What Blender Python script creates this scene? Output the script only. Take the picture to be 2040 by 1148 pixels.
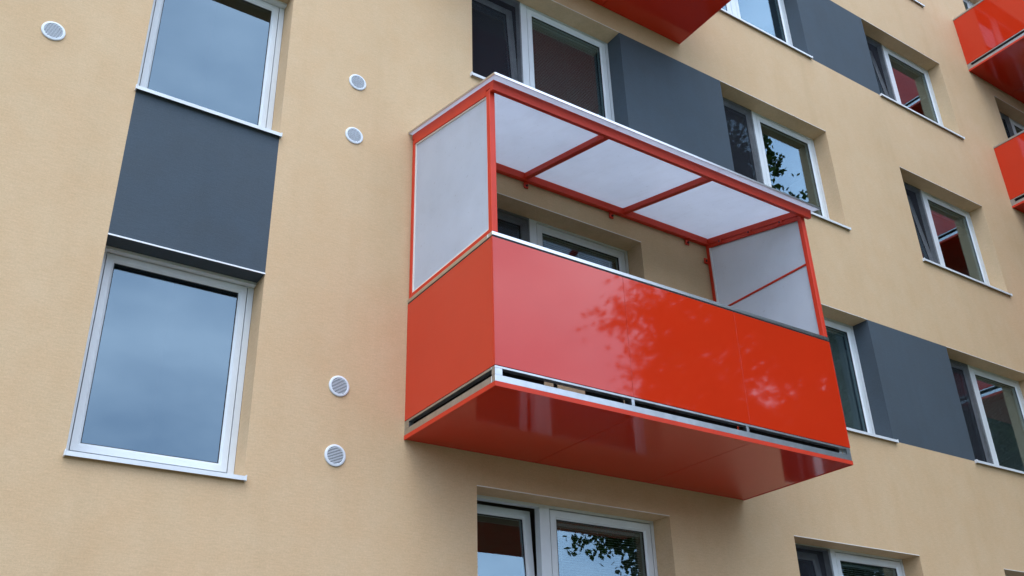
import bpy, math, random
from mathutils import Matrix, Vector

for o in list(bpy.data.objects):
    bpy.data.objects.remove(o)
scene = bpy.context.scene
COL = scene.collection
rnd = random.Random(7)

# ------------------------------------------------------------------ camera
CAM = Vector((-3.247, -6.219, -2.378))          # z = 0 is the underside of the red balcony
YAW, PITCH, ROLL = math.radians(34.548), math.radians(27.661), math.radians(-1.763)
fw = Vector((math.sin(YAW) * math.cos(PITCH), math.cos(YAW) * math.cos(PITCH), math.sin(PITCH)))
rt0 = Vector((math.cos(YAW), -math.sin(YAW), 0))
up0 = rt0.cross(fw)
rt = rt0 * math.cos(ROLL) + up0 * math.sin(ROLL)
up = -rt0 * math.sin(ROLL) + up0 * math.cos(ROLL)
cd = bpy.data.cameras.new('camera')
cam = bpy.data.objects.new('camera', cd)
COL.objects.link(cam)
cam.matrix_world = Matrix(((rt.x, up.x, -fw.x, CAM.x), (rt.y, up.y, -fw.y, CAM.y), (rt.z, up.z, -fw.z, CAM.z), (0, 0, 0, 1)))
cd.sensor_fit = 'HORIZONTAL'
cd.sensor_width = 36
cd.lens = 36 * 1914.2 / 2040
cd.clip_start = 0.05
cd.clip_end = 2000
scene.camera = cam

# ------------------------------------------------------------------ sky, sun, exposure
SUN_EL, SUN_AZ = math.radians(58), math.radians(215)    # azimuth from +y, clockwise
world = bpy.data.worlds.new('World')
scene.world = world
world.use_nodes = True
wn, wl = world.node_tree.nodes, world.node_tree.links
wn.clear()
wout = wn.new('ShaderNodeOutputWorld')
bg = wn.new('ShaderNodeBackground')
sky = wn.new('ShaderNodeTexSky')
sky.sky_type = 'NISHITA'
sky.sun_disc = False
sky.sun_elevation = SUN_EL
sky.sun_rotation = SUN_AZ
sky.air_density = 1.0
sky.dust_density = 3.0
tc = wn.new('ShaderNodeTexCoord')
mp = wn.new('ShaderNodeMapping')
mp.inputs['Scale'].default_value = (1.6, 1.6, 3.2)
nz = wn.new('ShaderNodeTexNoise')
nz.inputs['Scale'].default_value = 2.6
nz.inputs['Detail'].default_value = 7
nz.inputs['Roughness'].default_value = 0.55
cr = wn.new('ShaderNodeValToRGB')
cr.color_ramp.elements[0].position = 0.36
cr.color_ramp.elements[0].color = (8.2, 10.8, 15.4, 1)
cr.color_ramp.elements[1].position = 0.66
cr.color_ramp.elements[1].color = (14.5, 17.2, 22.0, 1)
mx = wn.new('ShaderNodeMixRGB')
mx.inputs[0].default_value = 0.82
wl.new(tc.outputs['Generated'], mp.inputs['Vector'])
wl.new(mp.outputs['Vector'], nz.inputs['Vector'])
wl.new(nz.outputs['Fac'], cr.inputs['Fac'])
wl.new(sky.outputs['Color'], mx.inputs[1])
wl.new(cr.outputs['Color'], mx.inputs[2])
wl.new(mx.outputs['Color'], bg.inputs['Color'])
bg.inputs['Strength'].default_value = 0.1
wl.new(bg.outputs['Background'], wout.inputs['Surface'])

sd = bpy.data.lights.new('sun', 'SUN')
sd.energy = 0.6
sd.angle = math.radians(40)
sd.color = (1.0, 0.96, 0.9)
sun = bpy.data.objects.new('sun', sd)
COL.objects.link(sun)
sdir = Vector((math.sin(SUN_AZ) * math.cos(SUN_EL), math.cos(SUN_AZ) * math.cos(SUN_EL), math.sin(SUN_EL)))
sun.rotation_euler = sdir.to_track_quat('Z', 'Y').to_euler()
sun.location = (-5, -12, 20)

vs = scene.view_settings
vs.view_transform = 'Standard'
vs.look = 'None'
vs.gamma = 1
vs.use_curve_mapping = False
vs.exposure = 0.84
scene.render.engine = 'CYCLES'
scene.cycles.max_bounces = 10
scene.cycles.transparent_max_bounces = 16

# ------------------------------------------------------------------ materials
def lin(r, g, b):
    f = lambda c: (c / 255 / 12.92) if c / 255 <= 0.04045 else ((c / 255 + 0.055) / 1.055) ** 2.4
    return (f(r), f(g), f(b), 1)


def newmat(name):
    m = bpy.data.materials.new(name)
    m.use_nodes = True
    n, l = m.node_tree.nodes, m.node_tree.links
    return m, n, l, n['Principled BSDF']


def noise(n, l, scale, detail=4, rough=0.55, vec=(1, 1, 1), coord='Object'):
    t = n.new('ShaderNodeTexCoord')
    mpn = n.new('ShaderNodeMapping')
    mpn.inputs['Scale'].default_value = vec
    x = n.new('ShaderNodeTexNoise')
    x.inputs['Scale'].default_value = scale
    x.inputs['Detail'].default_value = detail
    x.inputs['Roughness'].default_value = rough
    l.new(t.outputs[coord], mpn.inputs['Vector'])
    l.new(mpn.outputs['Vector'], x.inputs['Vector'])
    return x


def ramp(n, l, src, p0, c0, p1, c1):
    r = n.new('ShaderNodeValToRGB')
    r.color_ramp.elements[0].position, r.color_ramp.elements[0].color = p0, c0
    r.color_ramp.elements[1].position, r.color_ramp.elements[1].color = p1, c1
    l.new(src, r.inputs['Fac'])
    return r


def mul(n, l, a, b, fac=1.0):
    m = n.new('ShaderNodeMixRGB')
    m.blend_type = 'MULTIPLY'
    m.inputs[0].default_value = fac
    l.new(a, m.inputs[1])
    l.new(b, m.inputs[2])
    return m


def bump(n, l, bsdf, src, strength, dist, prev=None):
    b = n.new('ShaderNodeBump')
    b.inputs['Strength'].default_value = strength
    b.inputs['Distance'].default_value = dist
    l.new(src, b.inputs['Height'])
    if prev:
        l.new(prev.outputs['Normal'], b.inputs['Normal'])
    l.new(b.outputs['Normal'], bsdf.inputs['Normal'])
    return b


def stucco(name, dark, light, streak=0.5):
    m, n, l, b = newmat(name)
    big = noise(n, l, 0.7, 5, 0.6, (1, 1, 0.8))
    base = ramp(n, l, big.outputs['Fac'], 0.3, dark, 0.7, light)
    st = noise(n, l, 1.0, 6, 0.68, (13, 13, 85))            # combed horizontal strokes
    s2 = ramp(n, l, st.outputs['Fac'], 0.38, (0.90, 0.895, 0.88, 1), 0.62, (1.04, 1.04, 1.04, 1))
    fine = noise(n, l, 260, 3, 0.6)
    f2 = ramp(n, l, fine.outputs['Fac'], 0.3, (0.90, 0.90, 0.90, 1), 0.7, (1.06, 1.06, 1.06, 1))
    c = mul(n, l, base.outputs['Color'], s2.outputs['Color'], streak)
    c = mul(n, l, c.outputs['Color'], f2.outputs['Color'], 0.8)
    gr = noise(n, l, 75, 3, 0.7)
    g2 = ramp(n, l, gr.outputs['Fac'], 0.32, (0.90, 0.90, 0.90, 1), 0.68, (1.07, 1.07, 1.07, 1))
    c = mul(n, l, c.outputs['Color'], g2.outputs['Color'], 0.75)
    mo = noise(n, l, 3.2, 4, 0.65)
    m2 = ramp(n, l, mo.outputs['Fac'], 0.34, (0.985, 0.95, 0.92, 1), 0.66, (1.0, 1.015, 1.03, 1))
    c = mul(n, l, c.outputs['Color'], m2.outputs['Color'], 0.8)
    # a few rain stains running down
    rn = noise(n, l, 1.0, 4, 0.6, (3.2, 3.2, 0.22))
    r2 = ramp(n, l, rn.outputs['Fac'], 0.30, (0.955, 0.95, 0.94, 1), 0.5, (1, 1, 1, 1))
    c = mul(n, l, c.outputs['Color'], r2.outputs['Color'], 0.9)
    l.new(c.outputs['Color'], b.inputs['Base Color'])
    b.inputs['Roughness'].default_value = 0.92
    b.inputs['Specular IOR Level'].default_value = 0.2
    b1 = bump(n, l, b, st.outputs['Fac'], 0.45 * streak, 0.006)
    b2 = bump(n, l, b, fine.outputs['Fac'], 0.5, 0.002, b1)
    return m


def plain(name, col, rough=0.5, metal=0.0, var=0.06, spec=0.5, scale=6.0, bmp=0.0, vec=(1, 1, 1)):
    m, n, l, b = newmat(name)
    x = noise(n, l, scale, 5, 0.6, vec)
    d = tuple(c * (1 - var) for c in col[:3]) + (1,)
    u = tuple(min(1, c * (1 + var)) for c in col[:3]) + (1,)
    r = ramp(n, l, x.outputs['Fac'], 0.3, d, 0.7, u)
    l.new(r.outputs['Color'], b.inputs['Base Color'])
    b.inputs['Roughness'].default_value = rough
    b.inputs['Metallic'].default_value = metal
    b.inputs['Specular IOR Level'].default_value = spec
    if bmp:
        bump(n, l, b, x.outputs['Fac'], bmp, 0.01)
    return m


def glossy_panel(name, col, rough, wave, spec=0.56):
    m, n, l, b = newmat(name)
    x = noise(n, l, 2.0, 4, 0.6)
    r = ramp(n, l, x.outputs['Fac'], 0.3, tuple(c * 0.95 for c in col[:3]) + (1,), 0.7, col)
    l.new(r.outputs['Color'], b.inputs['Base Color'])
    dust = noise(n, l, 9.0, 6, 0.7)
    dr = ramp(n, l, dust.outputs['Fac'], 0.35, (rough * 0.8,) * 3 + (1,), 0.75, (rough * 1.6,) * 3 + (1,))
    l.new(dr.outputs['Color'], b.inputs['Roughness'])
    b.inputs['Specular IOR Level'].default_value = spec
    w = noise(n, l, 1.3, 1, 0.4)
    bump(n, l, b, w.outputs['Fac'], wave, 0.02)
    return m


def glass_mat(name='window_glass', tint=(0.70, 0.76, 0.76, 1), lo=0.135):
    m, n, l, b = newmat(name)
    n.remove(b)
    out = n['Material Output']
    tr = n.new('ShaderNodeBsdfTransparent')
    tr.inputs['Color'].default_value = tint
    gl = n.new('ShaderNodeBsdfGlossy')
    gl.inputs['Roughness'].default_value = 0.0
    gl.inputs['Color'].default_value = (0.68, 0.88, 1.0, 1)
    lw = n.new('ShaderNodeLayerWeight')
    lw.inputs['Blend'].default_value = 0.5
    pw = n.new('ShaderNodeMath'); pw.operation = 'POWER'; pw.inputs[1].default_value = 4.0
    l.new(lw.outputs['Facing'], pw.inputs[0])
    mr = n.new('ShaderNodeMapRange')
    mr.inputs['To Min'].default_value = lo
    mr.inputs['To Max'].default_value = 0.95
    l.new(pw.outputs[0], mr.inputs['Value'])
    ms = n.new('ShaderNodeMixShader')
    l.new(mr.outputs['Result'], ms.inputs['Fac'])
    l.new(tr.outputs[0], ms.inputs[1])
    l.new(gl.outputs[0], ms.inputs[2])
    w = noise(n, l, 1.1, 2, 0.5)
    bp = n.new('ShaderNodeBump')
    bp.inputs['Strength'].default_value = 0.06
    bp.inputs['Distance'].default_value = 0.01
    l.new(w.outputs['Fac'], bp.inputs['Height'])
    l.new(bp.outputs['Normal'], gl.inputs['Normal'])
    l.new(ms.outputs[0], out.inputs['Surface'])
    return m


def opal_mat():
    m, n, l, b = newmat('opal_sheet')
    n.remove(b)
    out = n['Material Output']
    df = n.new('ShaderNodeBsdfDiffuse')
    tl = n.new('ShaderNodeBsdfTranslucent')
    gl = n.new('ShaderNodeBsdfGlossy')
    gl.inputs['Roughness'].default_value = 0.25
    x = noise(n, l, 1.4, 5, 0.6)
    r = ramp(n, l, x.outputs['Fac'], 0.3, (0.75, 0.78, 0.83, 1), 0.7, (0.82, 0.85, 0.90, 1))
    sp = noise(n, l, 1.0, 5, 0.7, (9, 2.2, 2.2))
    s2 = ramp(n, l, sp.outputs['Fac'], 0.28, (0.84, 0.82, 0.80, 1), 0.52, (1, 1, 1, 1))
    r = mul(n, l, r.outputs['Color'], s2.outputs['Color'], 0.28)
    dk = noise(n, l, 38, 2, 0.5)
    d2 = ramp(n, l, dk.outputs['Fac'], 0.255, (0.55, 0.52, 0.46, 1), 0.30, (1, 1, 1, 1))
    r = mul(n, l, r.outputs['Color'], d2.outputs['Color'], 0.3)
    l.new(r.outputs['Color'], df.inputs['Color'])
    l.new(r.outputs['Color'], tl.inputs['Color'])
    a = n.new('ShaderNodeMixShader'); a.inputs['Fac'].default_value = 0.60
    l.new(df.outputs[0], a.inputs[1]); l.new(tl.outputs[0], a.inputs[2])
    c = n.new('ShaderNodeMixShader'); c.inputs['Fac'].default_value = 0.04
    l.new(a.outputs[0], c.inputs[1]); l.new(gl.outputs[0], c.inputs[2])
    l.new(c.outputs[0], out.inputs['Surface'])
    return m


def screen_mat():
    m, n, l, b = newmat('insect_mesh')
    n.remove(b)
    out = n['Material Output']
    tr = n.new('ShaderNodeBsdfTransparent')
    df = n.new('ShaderNodeBsdfDiffuse')
    df.inputs['Color'].default_value = (0.035, 0.037, 0.045, 1)
    x = noise(n, l, 5, 4, 0.6)
    r = ramp(n, l, x.outputs['Fac'], 0.3, (0.36, 0.36, 0.36, 1), 0.7, (0.44, 0.44, 0.44, 1))
    a = n.new('ShaderNodeMixShader')
    l.new(r.outputs['Color'], a.inputs['Fac'])
    l.new(tr.outputs[0], a.inputs[1]); l.new(df.outputs[0], a.inputs[2])
    l.new(a.outputs[0], out.inputs['Surface'])
    return m


def leaf_mat():
    m, n, l, b = newmat('leaf_green')
    n.remove(b)
    out = n['Material Output']
    x = noise(n, l, 1.2, 3, 0.6)
    r = ramp(n, l, x.outputs['Fac'], 0.3, (0.030, 0.055, 0.014, 1), 0.7, (0.075, 0.12, 0.03, 1))
    df = n.new('ShaderNodeBsdfDiffuse'); tl = n.new('ShaderNodeBsdfTranslucent')
    l.new(r.outputs['Color'], df.inputs['Color']); l.new(r.outputs['Color'], tl.inputs['Color'])
    a = n.new('ShaderNodeMixShader'); a.inputs['Fac'].default_value = 0.3
    l.new(df.outputs[0], a.inputs[1]); l.new(tl.outputs[0], a.inputs[2])
    l.new(a.outputs[0], out.inputs['Surface'])
    return m


M = {
    'cream': stucco('cream_render', (0.615, 0.428, 0.248, 1), (0.665, 0.468, 0.280, 1), 0.5),
    'slate': stucco('slate_render', (0.068, 0.087, 0.105, 1), (0.078, 0.099, 0.119, 1), 0.45),
    'pvc': plain('white_pvc', (0.66, 0.69, 0.70, 1), 0.35, 0, 0.04),
    'bead': plain('white_bead', (0.80, 0.74, 0.66, 1), 0.5, 0, 0.04),
    'beadw': plain('white_drip_profile', (0.82, 0.82, 0.82, 1), 0.4, 0, 0.03),  # also the painted gap light by the wall post
    'sill': plain('white_sill_sheet', (0.68, 0.70, 0.71, 1), 0.4, 0, 0.08, scale=4),
    'gasket': plain('black_gasket', (0.012, 0.012, 0.014, 1), 0.6, 0, 0.05),  # also the added boards that blacken the balcony slots
    'red': glossy_panel('red_laminate', (0.57, 0.029, 0.007, 1), 0.04, 0.05),
    'soffit': glossy_panel('red_soffit_laminate', (0.56, 0.027, 0.007, 1), 0.085, 0.10, 0.45),
    'redpaint': plain('red_paint', (0.60, 0.038, 0.012, 1), 0.48, 0, 0.07, spec=0.3),
    'galv': plain('galvanised_metal', (0.50, 0.51, 0.51, 1), 0.36, 1.0, 0.14, scale=9),
    'alu': plain('aluminium_profile', (0.62, 0.61, 0.60, 1), 0.28, 1.0, 0.06),
    'concrete': plain('slab_concrete', (0.30, 0.29, 0.27, 1), 0.9, 0, 0.15, scale=8, bmp=0.2),
    'plaster': plain('room_plaster', (0.42, 0.40, 0.37, 1), 0.9, 0, 0.08),
    'floorin': plain('room_floor', (0.16, 0.11, 0.07, 1), 0.6, 0, 0.15),
    'blind': plain('blind_slat', (0.46, 0.46, 0.44, 1), 0.5, 0, 0.05),
    'darkhole': plain('vent_duct_dark', (0.02, 0.022, 0.025, 1), 0.8, 0, 0.1),
    'vent': plain('vent_plastic', (0.70, 0.74, 0.78, 1), 0.4, 0, 0.04),
    'bolt': plain('dark_bolt', (0.05, 0.02, 0.02, 1), 0.5, 0.5, 0.1),
    'bark': plain('tree_bark', (0.10, 0.075, 0.05, 1), 0.9, 0, 0.3, scale=7, bmp=0.6, vec=(3, 3, 0.6)),
    'grass': plain('lawn_grass', (0.055, 0.085, 0.025, 1), 0.95, 0, 0.4, scale=3, bmp=0.6),
    'paving': plain('path_asphalt', (0.075, 0.068, 0.060, 1), 0.9, 0, 0.2, scale=14, bmp=0.3),
    'kerb': plain('kerb_concrete', (0.135, 0.110, 0.088, 1), 0.9, 0, 0.12, scale=9, bmp=0.2),
    'roofing': plain('roof_membrane', (0.12, 0.12, 0.12, 1), 0.9, 0, 0.1),
    'furn': plain('beige_plastic', (0.50, 0.44, 0.36, 1), 0.5, 0, 0.06),
    'glass': glass_mat(), 'coated': glass_mat('coated_glass', (0.34, 0.38, 0.40, 1), 0.15), 'opal': opal_mat(), 'leaf': leaf_mat(), 'screen': screen_mat(),
}

# ------------------------------------------------------------------ mesh helpers
class MB:
    def __init__(self):
        self.v, self.f = [], []

    def quad(self, a, b, c, d):
        i = len(self.v)
        self.v += [a, b, c, d]
        self.f.append((i, i + 1, i + 2, i + 3))

    def hexa(self, p):                               # 8 points: 4 bottom ccw, 4 top ccw
        i = len(self.v)
        self.v += p
        for q in ((3, 2, 1, 0), (4, 5, 6, 7), (0, 1, 5, 4), (1, 2, 6, 5), (2, 3, 7, 6), (3, 0, 4, 7)):
            self.f.append(tuple(i + k for k in q))

    def box(self, x0, x1, y0, y1, z0, z1, c=0.0):
        x0, x1 = min(x0, x1), max(x0, x1)
        y0, y1 = min(y0, y1), max(y0, y1)
        z0, z1 = min(z0, z1), max(z0, z1)
        if c <= 0:
            self.hexa([(x0, y0, z0), (x1, y0, z0), (x1, y1, z0), (x0, y1, z0),
                       (x0, y0, z1), (x1, y0, z1), (x1, y1, z1), (x0, y1, z1)])
            return self
        # chamfered box
        i = len(self.v)
        idx = {}
        X, Y, Z = (x0, x1), (y0, y1), (z0, z1)
        for a in (0, 1):
            for b in (0, 1):
                for d in (0, 1):
                    sx, sy, sz = (1, -1)[a] * c, (1, -1)[b] * c, (1, -1)[d] * c
                    for k, p in enumerate(((X[a], Y[b] + sy, Z[d] + sz), (X[a] + sx, Y[b], Z[d] + sz), (X[a] + sx, Y[b] + sy, Z[d]))):
                        idx[(a, b, d, k)] = len(self.v)
                        self.v.append(p)
        F = self.f
        for s in (0, 1):
            q = [(0, 0), (1, 0), (1, 1), (0, 1)]
            F.append(tuple(idx[(s, p, r, 0)] for p, r in (q[::-1] if s == 0 else q)))
            F.append(tuple(idx[(p, s, r, 1)] for p, r in (q if s == 0 else q[::-1])))
            F.append(tuple(idx[(p, r, s, 2)] for p, r in (q[::-1] if s == 0 else q)))
        for a in (0, 1):
            for b in (0, 1):
                F.append((idx[(a, b, 0, 0)], idx[(a, b, 1, 0)], idx[(a, b, 1, 1)], idx[(a, b, 0, 1)]))
                F.append((idx[(a, 0, b, 0)], idx[(a, 1, b, 0)], idx[(a, 1, b, 2)], idx[(a, 0, b, 2)]))
                F.append((idx[(0, a, b, 1)], idx[(1, a, b, 1)], idx[(1, a, b, 2)], idx[(0, a, b, 2)]))
                for d in (0, 1):
                    F.append((idx[(a, b, d, 0)], idx[(a, b, d, 1)], idx[(a, b, d, 2)]))
        return self

    def ring(self, x0, x1, z0, z1, prof):            # profile (inset, y) swept round a rectangle, mitred
        i = len(self.v)
        n = len(prof)
        for cx, cz, sx, sz in ((x0, z0, 1, 1), (x1, z0, -1, 1), (x1, z1, -1, -1), (x0, z1, 1, -1)):
            for t, y in prof:
                self.v.append((cx + sx * t, y, cz + sz * t))
        for k in range(4):
            k2 = (k + 1) % 4
            for j in range(n):
                j2 = (j + 1) % n
                self.f.append((i + k * n + j, i + k * n + j2, i + k2 * n + j2, i + k2 * n + j))
        return self

    def tube(self, p, q, r, n=10, r2=None):
        p, q = Vector(p), Vector(q)
        r2 = r if r2 is None else r2
        d = (q - p).normalized()
        a = d.orthogonal().normalized()
        b = d.cross(a)
        i = len(self.v)
        for c, rr in ((p, r), (q, r2)):
            for k in range(n):
                t = 2 * math.pi * k / n
                self.v.append(tuple(c + a * math.cos(t) * rr + b * math.sin(t) * rr))
        for k in range(n):
            k2 = (k + 1) % n
            self.f.append((i + k, i + k2, i + n + k2, i + n + k))
        self.f.append(tuple(i + k for k in range(n))[::-1])
        self.f.append(tuple(i + n + k for k in range(n)))
        return self

    def lathe(self, c, prof, n=40):                  # about the y axis: (radius, y)
        i = len(self.v)
        m = len(prof)
        for k in range(n):
            t = 2 * math.pi * k / n
            for r, y in prof:
                self.v.append((c[0] + r * math.cos(t), c[1] + y, c[2] + r * math.sin(t)))
        for k in range(n):
            k2 = (k + 1) % n
            for j in range(m - 1):
                self.f.append((i + k * m + j, i + k2 * m + j, i + k2 * m + j + 1, i + k * m + j + 1))
        return self

    def build(self, name, mat, parent=None, tilt=None, smooth=False):
        me = bpy.data.meshes.new(name)
        v = self.v
        if tilt:
            py, pz, ang = tilt
            c, s = math.cos(ang), math.sin(ang)
            v = [(x, py + (y - py) * c + (z - pz) * s, pz - (y - py) * s + (z - pz) * c) for x, y, z in v]
        me.from_pydata(v, [], self.f)
        import bmesh
        bm = bmesh.new()
        bm.from_mesh(me)
        bmesh.ops.recalc_face_normals(bm, faces=bm.faces)
        bm.to_mesh(me)
        bm.free()
        if smooth:
            me.polygons.foreach_set('use_smooth', [True] * len(me.polygons))
        me.materials.append(M[mat])
        o = bpy.data.objects.new(name, me)
        COL.objects.link(o)
        o.parent = parent
        return o


def box(name, mat, parent, x0, x1, y0, y1, z0, z1, c=0.0):
    return MB().box(x0, x1, y0, y1, z0, z1, c).build(name, mat, parent)


def empty(name, loc=(0, 0, 0)):
    o = bpy.data.objects.new(name, None)
    o.empty_display_size = 0.2
    o.location = loc
    COL.objects.link(o)
    return o


def tag(o, label=None, cat=None, group=None, kind=None):
    if label: o['label'] = label
    if cat: o['category'] = cat
    if group: o['group'] = group
    if kind: o['kind'] = kind
    return o


def copy_tree(o, parent=None):
    c = o.copy()
    COL.objects.link(c)
    c.parent = parent
    for ch in list(o.children):
        copy_tree(ch, c)
    return c


# ------------------------------------------------------------------ the ground
GZ = -4.0
g = MB()
g.quad((-400, -400, GZ), (400, -400, GZ), (400, 400, GZ), (-400, 400, GZ))
tag(g.build('ground', 'grass'), kind='structure')
tag(box('path', 'paving', None, -40, 60, -6.9, -4.9, GZ - 0.1, GZ + 0.012), kind='structure')
tag(box('pavement', 'kerb', None, -40, 60, -4.6, 0.38, GZ - 0.1, GZ + 0.12), kind='structure')

# ------------------------------------------------------------------ the building
FH = 2.8
T0, S0 = 2.539, 1.015
COLX = {'A': (0.645, 2.645), 'B': (4.250, 6.211), 'C': (7.782, 9.785), 'D': (11.36, 13.36)}
LX0, LX1 = -2.326, -1.200
ZP, ZS1, ZS2 = 1.097, 2.366, -0.464
bld = empty('apartment_building', (0, 0, GZ))
tag(bld, 'cream rendered apartment block with slate grey panels between white framed windows', 'building')
ORG = (0, 0, -GZ)                                    # children keep world coordinates


def own(o):
    o.location = ORG
    return o


openings = []                                        # x0,x1,z0,z1, overrides
for k, cols in ((-1, 'ABC'), (0, 'ABC'), (1, 'ABC'), (2, 'BCD'), (3, 'CD')):
    for c in cols:
        openings.append([COLX[c][0], COLX[c][1], S0 + FH * k, T0 + FH * k, c, k])
openings.append([LX0, LX1, ZS2, ZP, 'L', 0])
openings.append([LX0, LX1, ZS1, ZP + 2.83, 'L', 1])
panels = [[COLX['A'][1], COLX['B'][0], S0 + FH, T0 + FH], [COLX['B'][1], COLX['C'][0], S0, T0],
          [COLX['B'][1], COLX['C'][0], S0 + 2 * FH, T0 + 2 * FH], [LX0, LX1, ZP, ZS1]]
SLATE_SIDES = {('A', 1): 'R', ('B', 1): 'L', ('B', 0): 'R', ('C', 0): 'L', ('B', 2): 'R', ('C', 2): 'L', ('L', 0): 'T'}
PANEL_OF = {('A', 1): 0, ('B', 1): 0, ('B', 0): 1, ('C', 0): 1, ('B', 2): 2, ('C', 2): 2, ('L', 0): 3}
WX0, WX1, WZ0, WZ1, RD = -8.0, 26.0, GZ, 12.4, 0.30
bx_ = sorted({WX0, WX1} | {v for o in openings for v in o[:2]} | {v for o in panels for v in o[:2]})
bz_ = sorted({WZ0, WZ1} | {v for o in openings for v in o[2:4]} | {v for o in panels for v in o[2:4]})
wall = MB()
pm = [MB() for _ in panels]
inside = lambda r, x, z: r[0] < x < r[1] and r[2] < z < r[3]
for i in range(len(bx_) - 1):
    for j in range(len(bz_) - 1):
        x0, x1, z0, z1 = bx_[i], bx_[i + 1], bz_[j], bz_[j + 1]
        cx, cz = (x0 + x1) / 2, (z0 + z1) / 2
        if any(inside(o, cx, cz) for o in openings):
            continue
        tgt = wall
        for q, p in enumerate(panels):
            if inside(p, cx, cz):
                tgt = pm[q]
        tgt.quad((x0, 0, z0), (x1, 0, z0), (x1, 0, z1), (x0, 0, z1))
        wall.quad((x0, RD, z0), (x0, RD, z1), (x1, RD, z1), (x1, RD, z0))
for x0, x1, z0, z1, c, k in openings:
    ov = SLATE_SIDES.get((c, k), '')
    P = pm[PANEL_OF[(c, k)]] if ov else None
    (P if ov == 'L' else wall).quad((x0, 0, z0), (x0, 0, z1), (x0, RD, z1), (x0, RD, z0))
    (P if ov == 'R' else wall).quad((x1, 0, z0), (x1, RD, z0), (x1, RD, z1), (x1, 0, z1))
    (P if ov == 'T' else wall).quad((x0, 0, z1), (x1, 0, z1), (x1, RD, z1), (x0, RD, z1))
    wall.quad((x0, 0, z0), (x0, RD, z0), (x1, RD, z0), (x1, 0, z0))
# end walls, rear wall and roof edge close the block
wall.quad((WX0, 0, WZ0), (WX0, 10, WZ0), (WX0, 10, WZ1), (WX0, 0, WZ1))
wall.quad((WX1, 0, WZ0), (WX1, 10, WZ0), (WX1, 10, WZ1), (WX1, 0, WZ1))
wall.quad((WX0, 10, WZ0), (WX1, 10, WZ0), (WX1, 10, WZ1), (WX0, 10, WZ1))


def raw(mb, name, mat, parent):
    me = bpy.data.meshes.new(name)
    me.from_pydata(mb.v, [], mb.f)
    me.materials.append(M[mat])
    o = bpy.data.objects.new(name, me)
    COL.objects.link(o)
    o.parent = parent
    return own(o)


raw(wall, 'wall', 'cream', bld)
for q in pm:
    raw(q, 'slate_panel', 'slate', bld)
own(box('roof', 'roofing', bld, WX0 - 0.05, WX1 + 0.05, -0.05, 10.05, WZ1 + 0.002, WZ1 + 0.3))
# inside: storey slabs, partitions and the rear of the rooms
for k in range(-1, 4):
    z = 0.06 + FH * k
    for sx0, sx1 in ((WX0 + 0.01, -2.815), (-0.585, 3.385), (3.515, 6.935), (7.065, 10.505), (10.635, 14.135), (14.265, WX1 - 0.01)):
        own(box('storey_slab', 'floorin', bld, sx0, sx1, RD + 0.005, 4.995, z - 0.22, z))
for x in (-2.75, -0.65, 3.45, 7.0, 10.57, 14.2):
    own(box('partition_wall', 'plaster', bld, x - 0.06, x + 0.06, RD + 0.006, 4.995, GZ + 0.01, WZ1 - 0.01))
own(box('rear_room_wall', 'plaster', bld, WX0 + 0.02, WX1 - 0.02, 5.002, 5.1, GZ + 0.01, WZ1 - 0.01))

# ------------------------------------------------------------------ windows
YF = 0.215


def blind(win, x0, x1, z0, z1, y, ang):
    b = MB()
    b.box(x0, x1, y - 0.018, y + 0.018, z1 - 0.03, z1)
    z = z1 - 0.04
    c, s = 0.0125 * math.cos(ang), 0.0125 * math.sin(ang)
    while z > z0:
        b.quad((x0, y - c, z - s), (x1, y - c, z - s), (x1, y + c, z + s), (x0, y + c, z + s))
        z -= 0.021
    for t in (0.08, 0.5, 0.92):
        xx = x0 + (x1 - x0) * t
        b.box(xx - 0.002, xx + 0.002, y - 0.016, y - 0.012, z0, z1 - 0.03)
    return tag(b.build('blind', 'blind', win), kind='stuff')


def sash(win, x0, x1, z0, z1, w, y, tilt=None, bl=None, gm='glass'):
    pr = [(0, y), (w - 0.016, y), (w, y + 0.014), (w, y + 0.065), (0, y + 0.065)]
    s = MB().ring(x0, x1, z0, z1, pr).build('sash', 'pvc', win, tilt)
    MB().ring(x0 + w - 0.001, x1 - w + 0.001, z0 + w - 0.001, z1 - w + 0.001,
              [(0, y + 0.016), (0.007, y + 0.017), (0.007, y + 0.03), (0, y + 0.03)]).build('gasket', 'gasket', win, tilt)
    MB().box(x0 + w - 0.003, x1 - w + 0.003, y + 0.020, y + 0.026, z0 + w - 0.003, z1 - w + 0.003).build('pane', gm, win, tilt)
    if bl:
        f, ang = bl
        h = z1 - z0 - 2 * w
        blind(win, x0 + w + 0.004, x1 - w - 0.004, z1 - w - h * f, z1 - w - 0.005, y + 0.085, ang) if not tilt else \
            blind(win, x0 + w + 0.004, x1 - w - 0.004, z1 - w - h * f, z1 - w - 0.005, y + 0.26, ang)


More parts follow.
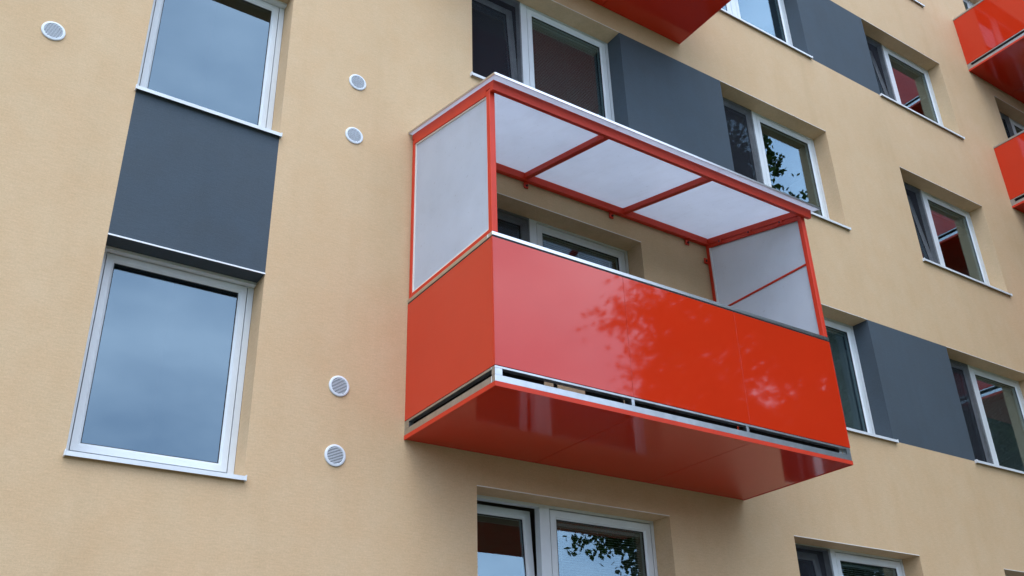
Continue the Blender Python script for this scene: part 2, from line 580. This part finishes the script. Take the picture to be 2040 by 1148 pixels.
def window_sill(win, x0, x1, s, over=0.022):
    a, b = x0 - over, x1 + over
    m = MB()
    t = 0.003
    # body inside the opening, nose wider than the opening
    def sweep(xa, xb, P):
        i = len(m.v)
        for xx in (xa, xb):
            m.v.extend((xx, y, z) for y, z in P)
        q = len(P)
        for j in range(q):
            m.f.append((i + j, i + (j + 1) % q, i + q + (j + 1) % q, i + q + j))
        m.f.append(tuple(range(i, i + q)))
        m.f.append(tuple(range(i + q, i + 2 * q))[::-1])
    zc = s + 0.006 + (0.034 - 0.006) * (0.036 - 0.002) / (YF + 0.046)
    sweep(x0 + 0.002, x1 - 0.002, [(YF + 0.01, s + 0.034), (-0.002, zc), (-0.002, zc - t), (YF + 0.01, s + 0.031)])
    sweep(a, b, [(-0.0022, zc), (-0.036, s + 0.006), (-0.036, s - 0.024), (-0.033, s - 0.024), (-0.033, s + 0.003), (-0.0022, zc - t)])
    o = m.build('sill', 'sill', win)
    for xa in (a - 0.008, b):
        MB().box(xa, xa + 0.008, -0.040, -0.001, s - 0.027, s + 0.014, 0.002).build('end_cap', 'sill', win)
    return o


TILT = {('A', -1): 4.2, ('A', 1): 4.2, ('B', -1): 4.5, ('C', 1): 5.5, ('C', 2): 5.5, ('C', -1): 4.0}
BL = {('A', -1): (1.0, 0.5), ('A', 1): (1.0, 1.2), ('B', 0): (1.0, 1.2), ('A', 0): (0.16, 0.3), ('B', -1): (1.0, 0.6),
      ('C', 0): (1.0, 1.0), ('C', 1): (0.12, 0.3), ('C', 2): (0.12, 0.3)}
for x0, x1, z0, z1, c, k in openings:
    y = YF
    s = z0
    win = MB()
    zb = s + 0.036
    if c == 'L':
        fwid = 0.045
        win.ring(x0 + 0.003, x1 - 0.003, zb, z1 + 0.024, [(0, y), (fwid, y), (fwid, y + 0.07), (0, y + 0.07)])
        w = own(win.build('window', 'pvc', bld))
        sash(w, x0 + fwid + 0.009, x1 - fwid - 0.009, zb + fwid + 0.009, z1 + 0.024 - fwid - 0.007, 0.058, y + 0.001, None, None, 'coated')
        box('frame_extension', 'pvc', w, x0 + 0.004, x1 - 0.004, y - 0.055, y - 0.001, z1 - 0.024, z1 - 0.003)
    else:
        fw_, ml = 0.034, 0.10
        mx0 = x0 + 0.745
        win.ring(x0 + 0.003, x1 - 0.003, zb, z1 + 0.010, [(0, y), (fw_, y), (fw_, y + 0.07), (0, y + 0.07)])
        win.box(mx0, mx0 + ml, y - 0.002, y + 0.069, zb + fw_ + 0.001, z1 + 0.010 - fw_ - 0.001)
        w = own(win.build('window', 'pvc', bld))
        zz0, zz1 = zb + fw_ + 0.008, z1 + 0.010 - fw_ - 0.008
        tl = TILT.get((c, k))
        tilt = (y + 0.06, zz0, math.radians(tl)) if tl else None
        ys = y + 0.001 if not tl else y + 0.03
        b_ = BL.get((c, k))
        sash(w, x0 + fw_ + 0.008, mx0 - 0.005, zz0, zz1, 0.072, ys, tilt, b_ if b_ and not tl else None)
        sash(w, mx0 + ml + 0.008, x1 - fw_ - 0.011, zz0, zz1, 0.072, y + 0.001, None, b_)
        if (c, k) in (('A', 1), ('B', 1), ('C', 1), ('C', 2), ('C', 0), ('D', 2), ('B', -1), ('A', 0)):
            box('insect_screen', 'screen', w, x0 + fw_ - 0.012, mx0 + 0.004, y - 0.022, y - 0.0205, zb + fw_ - 0.01, z1 - fw_ + 0.018)
        if tl:
            w['label'] = 'white two-part window with its left sash tilted open'
    window_sill(w, x0, x1, s, 0.002 if c == 'L' else 0.022)
    if c == 'L' and k == 0:
        own(box('drip_profile', 'beadw', bld, x0, x1, -0.006, -0.0005, z1 - 0.004, z1 + 0.007))
    elif c != 'L':
        own(box('edge_bead', 'bead', bld, x0, x1, -0.004, -0.0005, z1 - 0.003, z1 + 0.004))

# ------------------------------------------------------------------ round vent grilles
for (vx, vz) in ((-2.954, 2.62), (-0.553, 3.199), (-0.556, 2.62), (-0.555, 0.326), (-0.554, -0.207)):
    R = 0.081
    v = own(MB().lathe((vx, 0, vz), [(R, -0.0005), (R, -0.010), (R - 0.004, -0.013), (0.066, -0.015), (0.0635, -0.013), (0.0635, -0.003)], 48).build('vent_grille', 'vent', bld, smooth=False))
    MB().lathe((vx, 0, vz), [(0.0634, -0.002), (0.0, -0.0019)], 40).build('duct_shade_disc', 'darkhole', v)  # near-black disc paints the shade inside the duct
    lm = MB()
    for q in range(-5, 6):
        h = q * 0.0112
        w2 = math.sqrt(max(0.0, 0.063 ** 2 - h * h))
        if w2 < 0.01:
            continue
        lm.hexa([(vx - w2, -0.0125, vz + h - 0.0034), (vx + w2, -0.0125, vz + h - 0.0034), (vx + w2, -0.0085, vz + h + 0.000), (vx - w2, -0.0085, vz + h + 0.000),
                 (vx - w2, -0.0125, vz + h + 0.0014), (vx + w2, -0.0125, vz + h + 0.0014), (vx + w2, -0.0085, vz + h + 0.0030), (vx - w2, -0.0085, vz + h + 0.0030)])
    tag(lm.build('louvre', 'vent', v), kind='stuff')

# ------------------------------------------------------------------ red balconies
BW, BD = 3.616, 1.275


def make_balcony():
    r = empty('balcony')
    # concrete slab and soffit cladding
    box('floor_slab', 'concrete', r, 0.05, BW - 0.05, -BD + 0.09, -0.001, 0.036, 0.072)
    for q in range(3):
        a, b = BW * q / 3 + (0.002 if q else 0.004), BW * (q + 1) / 3 - (0.002 if q < 2 else 0.004)
        box('soffit_panel', 'soffit', r, a, b, -BD + 0.004, -0.0015, 0.004, 0.030, 0.002)
    box('edge_trim', 'redpaint', r, -0.002, BW + 0.002, -BD - 0.002, -BD + 0.003, 0.0, 0.034)
    box('edge_trim', 'redpaint', r, -0.002, 0.003, -BD + 0.0035, -0.0015, 0.0, 0.034)
    box('edge_trim', 'redpaint', r, BW - 0.003, BW + 0.002, -BD + 0.0035, -0.0015, 0.0, 0.034)
    # slotted galvanised edge
    def rail(z0, z1, name):
        box(name, 'galv', r, 0.0, BW, -BD, -BD + 0.045, z0, z1, 0.002)
        box(name, 'galv', r, 0.0, 0.045, -BD + 0.0455, -0.0015, z0, z1, 0.002)
        box(name, 'galv', r, BW - 0.045, BW, -BD + 0.0455, -0.0015, z0, z1, 0.002)
    rail(0.0345, 0.083, 'edge_rail')
    rail(0.131, 0.148, 'slot_rail')
    for a, b in ((0.0, 0.058), (1.183, 1.211), (2.361, 2.389), (3.566, BW)):
        box('slot_post', 'galv', r, a, b, -BD + 0.001, -BD + 0.042, 0.0832, 0.1308)
    for a in (0.001, BW - 0.042):
        box('slot_post', 'galv', r, a, a + 0.041, -0.07, -0.0015, 0.0832, 0.1308)
    # black boards added to darken the slots, in place of stored things
    for a, b in ((0.05, 0.47), (0.56, 0.585), (0.84, 1.19), (1.235, 2.36), (2.415, BW - 0.05)):
        box('slot_dark_board', 'gasket', r, a, b, -BD + 0.095, -BD + 0.107, 0.0725, 0.42)
    for a in (0.06, BW - 0.072):
        box('slot_dark_board', 'gasket', r, a, a + 0.012, -BD + 0.11, -0.02, 0.0725, 0.42)
    # cladding of the parapet
    for q in range(3):
        a, b = BW * q / 3 + (0.0013 if q else 0.0), BW * (q + 1) / 3 - (0.0013 if q < 2 else 0.0)
        box('front_panel', 'red', r, a, b, -BD, -BD + 0.010, 0.152, 1.146, 0.0006)
    box('side_panel', 'red', r, 0.0, 0.010, -BD + 0.0105, -0.002, 0.152, 1.146, 0.0015)
    box('side_panel', 'red', r, BW - 0.010, BW, -BD + 0.0105, -0.002, 0.152, 1.146, 0.0015)
    for x in (0.0, BW):
        s = -1 if x == 0 else 1
        box('corner_trim', 'redpaint', r, min(x, x + s * 0.003), max(x, x + s * 0.003), -BD - 0.003, -BD + 0.012, 0.150, 1.147)
    # inner uprights that carry the cladding, and the hand rail
    for x in (0.05, 1.19, 2.37, BW - 0.09):
        box('upright', 'galv', r, x, x + 0.04, -BD + 0.046, -BD + 0.086, 0.0725, 1.150)
    box('hand_rail', 'alu', r, -0.003, BW + 0.003, -BD - 0.004, -BD + 0.055, 1.158, 1.190, 0.003)
    box('hand_rail', 'alu', r, -0.003, 0.055, -BD + 0.0555, -0.0015, 1.158, 1.190, 0.003)
    box('hand_rail', 'alu', r, BW - 0.055, BW + 0.003, -BD + 0.0555, -0.0015, 1.158, 1.190, 0.003)
    box('rail_gap', 'gasket', r, 0.004, BW - 0.004, -BD + 0.003, -BD + 0.05, 1.1465, 1.1578)
    box('rail_gap', 'gasket', r, 0.004, 0.05, -BD + 0.0505, -0.003, 1.1465, 1.1578)
    box('rail_gap', 'gasket', r, BW - 0.05, BW - 0.004, -BD + 0.0505, -0.003, 1.1465, 1.1578)
    return r


GR = 'red balconies on the facade'
b0 = make_balcony()
tag(b0, 'glossy red balcony under a translucent canopy, in the middle of the photo', 'balcony', GR)
RX = 10.735
for loc, lab in (((0, 0, 5.62), 'red balcony at the top edge showing only its dark red underside'),
                 ((RX, 0, 8.40), 'upper of the two red balconies at the right edge'),
                 ((RX, 0, 5.62), 'lower of the two red balconies at the right edge'),
                 ((RX, 0, 2.82), 'red balcony just beyond the right edge, mirrored in the window below right')):
    b = copy_tree(b0)
    b.location = loc
    tag(b, lab)

# ------------------------------------------------------------------ canopy with side screens on the main balcony
cn = empty('balcony_canopy', (0, 0, 1.19))
tag(cn, 'red tubular canopy frame with milky roof sheets and side screens above the red parapet', 'canopy')
SL = 0.233
ctop = lambda y: 2.842 + SL * y                       # top of the sloped beams
CO = (0, 0, -1.19)


def cpart(mb, name, mat, **kw):
    o = mb.build(name, mat, cn, **kw)
    o.location = CO
    return o


def slope_box(mb, x0, x1, ya, yb, top, bot):          # top / bot: offsets from ctop
    mb.hexa([(x0, yb, ctop(yb) + bot), (x1, yb, ctop(yb) + bot), (x1, ya, ctop(ya) + bot), (x0, ya, ctop(ya) + bot),
             (x0, yb, ctop(yb) + top), (x1, yb, ctop(yb) + top), (x1, ya, ctop(ya) + top), (x0, ya, ctop(ya) + top)])
    return mb


YB = -0.012
# posts
for x in (0.0, BW - 0.05):
    cpart(MB().box(x, x + 0.05, -BD + 0.0, -BD + 0.05, 1.1905, ctop(-BD) - 0.062, 0.004), 'post', 'redpaint')
    cpart(MB().box(x + 0.004, x + 0.046, YB - 0.042, YB, 1.1905, ctop(-0.04) - 0.062, 0.003), 'wall_post', 'redpaint')
    # sloped beam, then the top rail of the screen below it
    cpart(slope_box(MB(), x, x + 0.05, YB, -BD - 0.008, 0.0, -0.060), 'side_beam', 'redpaint')
    cpart(slope_box(MB(), x if x == 0 else x + 0.006, x + 0.044, YB - 0.043, -BD + 0.051, -0.0602 if x == 0 else -0.064, -0.108), 'screen_top_rail', 'redpaint')
    cpart(MB().box(x + 0.006, x + 0.044, -BD + 0.051, YB - 0.043, 1.194, 1.232, 0.003), 'screen_bottom_rail', 'redpaint')
    # bead round the glazing, then the milky sheet
    ya, yb = YB - 0.044, -BD + 0.052
    xs = x + 0.004 if x == 0 else x + 0.034
    sh = MB()
    sh.hexa([(x + 0.020, yb, 1.2325), (x + 0.026, yb, 1.2325), (x + 0.026, ya, 1.2325), (x + 0.020, ya, 1.2325),
             (x + 0.020, yb, ctop(yb) - 0.1085), (x + 0.026, yb, ctop(yb) - 0.1085), (x + 0.026, ya, ctop(ya) - 0.1085), (x + 0.020, ya, ctop(ya) - 0.1085)])
    cpart(sh, 'side_screen', 'opal')
    bd = 0.012
    bead = MB()
    y0_, y1_ = ya - 0.0005, yb + 0.0005
    xa, xb = (x + 0.010, x + 0.0195) if x == 0 else (x + 0.0265, x + 0.036)
    bead.box(xa, xb, y1_, y0_, 1.2326, 1.2326 + bd)
    bead.box(xa, xb, y0_ - bd, y0_, 1.2326 + bd, ctop(y0_ - bd) - 0.1088)
    bead.box(xa, xb, y1_, y1_ + bd, 1.2326 + bd, ctop(y1_) - 0.1088)
    yq, yp = y0_ - bd, y1_ + bd
    bead.hexa([(xa, yp, ctop(yp) - 0.1088 - bd), (xb, yp, ctop(yp) - 0.1088 - bd), (xb, yq, ctop(yq) - 0.1088 - bd), (xa, yq, ctop(yq) - 0.1088 - bd),
               (xa, yp, ctop(yp) - 0.1088), (xb, yp, ctop(yp) - 0.1088), (xb, yq, ctop(yq) - 0.1088), (xa, yq, ctop(yq) - 0.1088)])
    cpart(bead, 'glazing_bead', 'bead')
# clamp tabs with bolts on the right-hand beam, brackets on the wall rail
for yy in (-0.22, -0.62, -1.02):
    xx = BW - 0.052
    cpart(slope_box(MB(), xx - 0.006, xx + 0.001, yy + 0.03, yy - 0.03, -0.038, -0.096), 'clamp_tab', 'redpaint')
    cpart(MB().tube((xx - 0.011, yy, ctop(yy) - 0.075), (xx - 0.006, yy, ctop(yy) - 0.075), 0.010, 8), 'bolt', 'bolt')
# rear rail, front beam, rafters
cpart(MB().box(0.051, BW - 0.051, YB - 0.045, YB, 2.755, 2.838, 0.003), 'rear_rail', 'redpaint')
for xx in (1.22, 2.26, 3.29):
    cpart(MB().box(xx - 0.024, xx + 0.024, YB - 0.014, YB, 2.690, 2.7545, 0.002), 'wall_bracket', 'redpaint')
    cpart(MB().tube((xx + 0.004, YB - 0.026, 2.716), (xx + 0.004, YB - 0.014, 2.716), 0.011, 8), 'bolt', 'bolt')
cpart(MB().box(BW - 0.102, BW - 0.0465, YB - 0.012, YB, 2.535, 2.600, 0.002), 'wall_bracket', 'redpaint')
cpart(MB().tube((BW - 0.078, YB - 0.022, 2.566), (BW - 0.078, YB - 0.012, 2.566), 0.011, 8), 'bolt', 'bolt')
fb = MB()
yb0, yb1 = -BD - 0.009, -BD - 0.062
fb.hexa([(0.0, yb1 + 0.012, ctop(yb1) - 0.088), (BW + 0.035, yb1 + 0.012, ctop(yb1) - 0.088), (BW + 0.035, yb0, ctop(yb0) - 0.092), (0.0, yb0, ctop(yb0) - 0.092),
         (0.0, yb1, ctop(yb1) - 0.002), (BW + 0.035, yb1, ctop(yb1) - 0.002), (BW + 0.035, yb0, ctop(yb0) - 0.002), (0.0, yb0, ctop(yb0) - 0.002)])
cpart(fb, 'front_beam', 'redpaint')
for xx in (1.205, 2.411):
    cpart(slope_box(MB(), xx - 0.025, xx + 0.025, YB - 0.046, -BD - 0.008, -0.001, -0.055), 'rafter', 'redpaint')
# milky roof sheets with an aluminium edge profile
for q in range(3):
    a = -0.030 if q == 0 else 1.205 * q + 0.002
    b = BW + 0.085 if q == 2 else 1.205 * (q + 1) - 0.002
    cpart(slope_box(MB(), a, b, 0.0 - 0.002, -BD - 0.130, 0.018, 0.003), 'roof_sheet', 'opal')
cpart(slope_box(MB(), -0.034, BW + 0.089, -BD - 0.1305, -BD - 0.136, 0.024, 0.001), 'edge_profile', 'alu')
cpart(slope_box(MB(), -0.036, -0.0305, -0.002, -BD - 0.130, 0.024, 0.004), 'edge_profile', 'alu')
cpart(slope_box(MB(), BW + 0.0855, BW + 0.091, -0.002, -BD - 0.130, 0.024, 0.004), 'edge_profile', 'alu')
# drying rod, and a white strip painting sky light through the post gap
cpart(MB().tube((BW - 0.035, YB - 0.02, 1.965), (BW - 0.035, -BD + 0.052, 1.965), 0.011, 10), 'rod', 'redpaint')
gs = MB().box(BW - 0.045, BW - 0.031, YB - 0.062, YB - 0.0445, 1.20, ctop(-0.07) - 0.112)
cpart(gs, 'gap_light_strip', 'beadw')

# ------------------------------------------------------------------ trees across the path (first two mirrored; last two unseen, added to dim the right wall)
def tree(name, base, height, rad, crown0, n_clump, n_leaf, seed, label, upper=1.0, extra=()):
    R = random.Random(seed)
    t = empty(name, base)
    tag(t, label, 'tree', 'trees opposite the facade')
    tr = MB()
    pts = [Vector((0, 0, -0.05))]
    nseg = 7
    for i in range(1, nseg + 1):
        pts.append(Vector((R.uniform(-.12, .12) * i * .5, R.uniform(-.12, .12) * i * .5, height * 0.88 * i / nseg)))
    rad_at = lambda u: 0.24 * (1 - u) ** 0.8 + 0.02
    for i in range(nseg):
        tr.tube(pts[i], pts[i + 1], rad_at(i / nseg), 10, rad_at((i + 1) / nseg))
    clumps = []
    def env(u):                                     # crown radius over relative height
        if u < 0.13:
            return rad * (0.5 + 3.85 * u)
        if u < 0.28:
            return rad * (1.0 - 0.8 * (u - 0.13))
        return rad * 0.88 * (1.0 if u < 0.45 else max(upper, 1 - (u - 0.45) * 2)) * (1.0 if u < 0.8 else math.sqrt(max(0.02, (1.03 - u) / 0.23)))
    for i in range(n_clump):
        u = R.random() ** 0.9
        z = crown0 + (height - crown0) * u
        a = R.uniform(0, 2 * math.pi)
        e = env(u) * (0.25 + 0.75 * math.sqrt(R.random())) * R.uniform(0.8, 1.1)
        c = Vector((math.cos(a) * e, math.sin(a) * e, z))
        clumps.append(c)
        if i % 3 == 0:
            k = min(nseg, max(1, int((z - e * 0.45) / (height * 0.88) * nseg)))
            s0 = pts[k]
            mid = s0.lerp(c, 0.5) + Vector((0, 0, 0.15 * e))
            rr = max(0.015, rad_at(k / nseg) * 0.42)
            tr.tube(s0, mid, rr, 6, rr * .6)
            tr.tube(mid, c, rr * .6, 6, 0.008)
    if extra:                                       # one long drooping branch
        chain = [pts[nseg - 1], pts[nseg - 1].lerp(Vector(extra[0][0]), 0.55) + Vector((0, 0, 0.7))] + [Vector(q[0]) for q in extra]
        for i in range(len(chain) - 1):
            tr.tube(chain[i], chain[i + 1], 0.05 * 0.75 ** i, 6, 0.05 * 0.75 ** (i + 1))
    tr.build('trunk', 'bark', t, smooth=True)
    v, f = [], []
    for c, cr_, nl in [(q, R.uniform(0.35, 0.85), n_leaf) for q in clumps] + [(Vector(q), rr, k) for q, rr, k in extra]:
        for _ in range(nl):
            d = Vector((R.gauss(0, 1), R.gauss(0, 1), R.gauss(0, .75)))
            p = c + d * cr_ * 0.48
            nrm = Vector((R.gauss(0, 1), R.gauss(0, 1), R.gauss(0.4, 1))).normalized()
            a1 = nrm.orthogonal().normalized()
            a1 = (Matrix.Rotation(R.uniform(0, 6.28), 3, nrm) @ a1)
            b1 = nrm.cross(a1)
            L, W = R.uniform(.065, .12), R.uniform(.04, .065)
            i = len(v)
            v += [tuple(p - a1 * L), tuple(p + b1 * W), tuple(p + a1 * L), tuple(p - b1 * W)]
            f.append((i, i + 1, i + 2, i + 3))
    me = bpy.data.meshes.new('crown')
    me.from_pydata(v, [], f)
    me.materials.append(M['leaf'])
    o = bpy.data.objects.new('crown', me)
    COL.objects.link(o)
    o.parent = t
    return t


BX, BY = 11.9, -7.3
droop = [((x - BX, 0.3, z - GZ), r_, k_) for x, z, r_, k_ in ((14.15, 13.65, .30, 60), (14.4, 13.5, .24, 46), (14.6, 13.25, .2, 34), (14.72, 13.0, .16, 22),
                                                        (14.82, 12.75, .18, 30), (14.95, 12.5, .23, 42), (15.05, 12.25, .16, 22))]
tree('leafy_tree', (BX, BY, GZ), 16.9, 4.4, 5.7, 600, 125, 3, 'large leafy tree across the path, mirrored in the right half of the red parapet', 0.34, droop)
tree('leafy_tree', (19.2, -7.6, GZ), 13.8, 4.0, 4.4, 460, 150, 11, 'lower leafy tree across the path, mirrored dark in the windows right of the balcony')
tree('leafy_tree', (27.4, -7.2, GZ), 24.0, 5.0, 4.2, 620, 150, 17, 'unseen leafy tree third along the path, added to dim the right of the facade')
tree('leafy_tree', (36.0, -7.4, GZ), 24.0, 5.0, 4.2, 560, 150, 23, 'unseen leafy tree farthest along the path, added to dim the right of the facade')

# unseen tree belt added beyond the lawn to cut low sky light
R2 = random.Random(5)
v, f = [], []
for q in range(1500):
    cx, cy = R2.uniform(-75, 75), -36 + R2.uniform(-3, 3)
    top = 8.2 + 1.3 * math.sin(cx * 0.35) + 0.8 * math.sin(cx * 0.9 + 1)
    cz = GZ + top * R2.random() ** 0.8
    for _ in range(26):
        p = Vector((cx + R2.gauss(0, .8), cy + R2.gauss(0, .8), max(GZ + 0.1, cz + R2.gauss(0, .55))))
        nrm = Vector((R2.gauss(0, 1), R2.gauss(0, 1), R2.gauss(0.3, 1))).normalized()
        a1 = nrm.orthogonal().normalized() * R2.uniform(.22, .45)
        b1 = nrm.cross(a1).normalized() * R2.uniform(.12, .24)
        i = len(v)
        v += [tuple(p - a1), tuple(p + b1), tuple(p + a1), tuple(p - b1)]
        f.append((i, i + 1, i + 2, i + 3))
me = bpy.data.meshes.new('added_tree_belt')
me.from_pydata(v, [], f)
me.materials.append(M['leaf'])
tb = bpy.data.objects.new('added_tree_belt', me)
COL.objects.link(tb)
tag(tb, 'unseen belt of dark green trees beyond the lawn, added to cut low sky light', 'trees', kind='stuff')
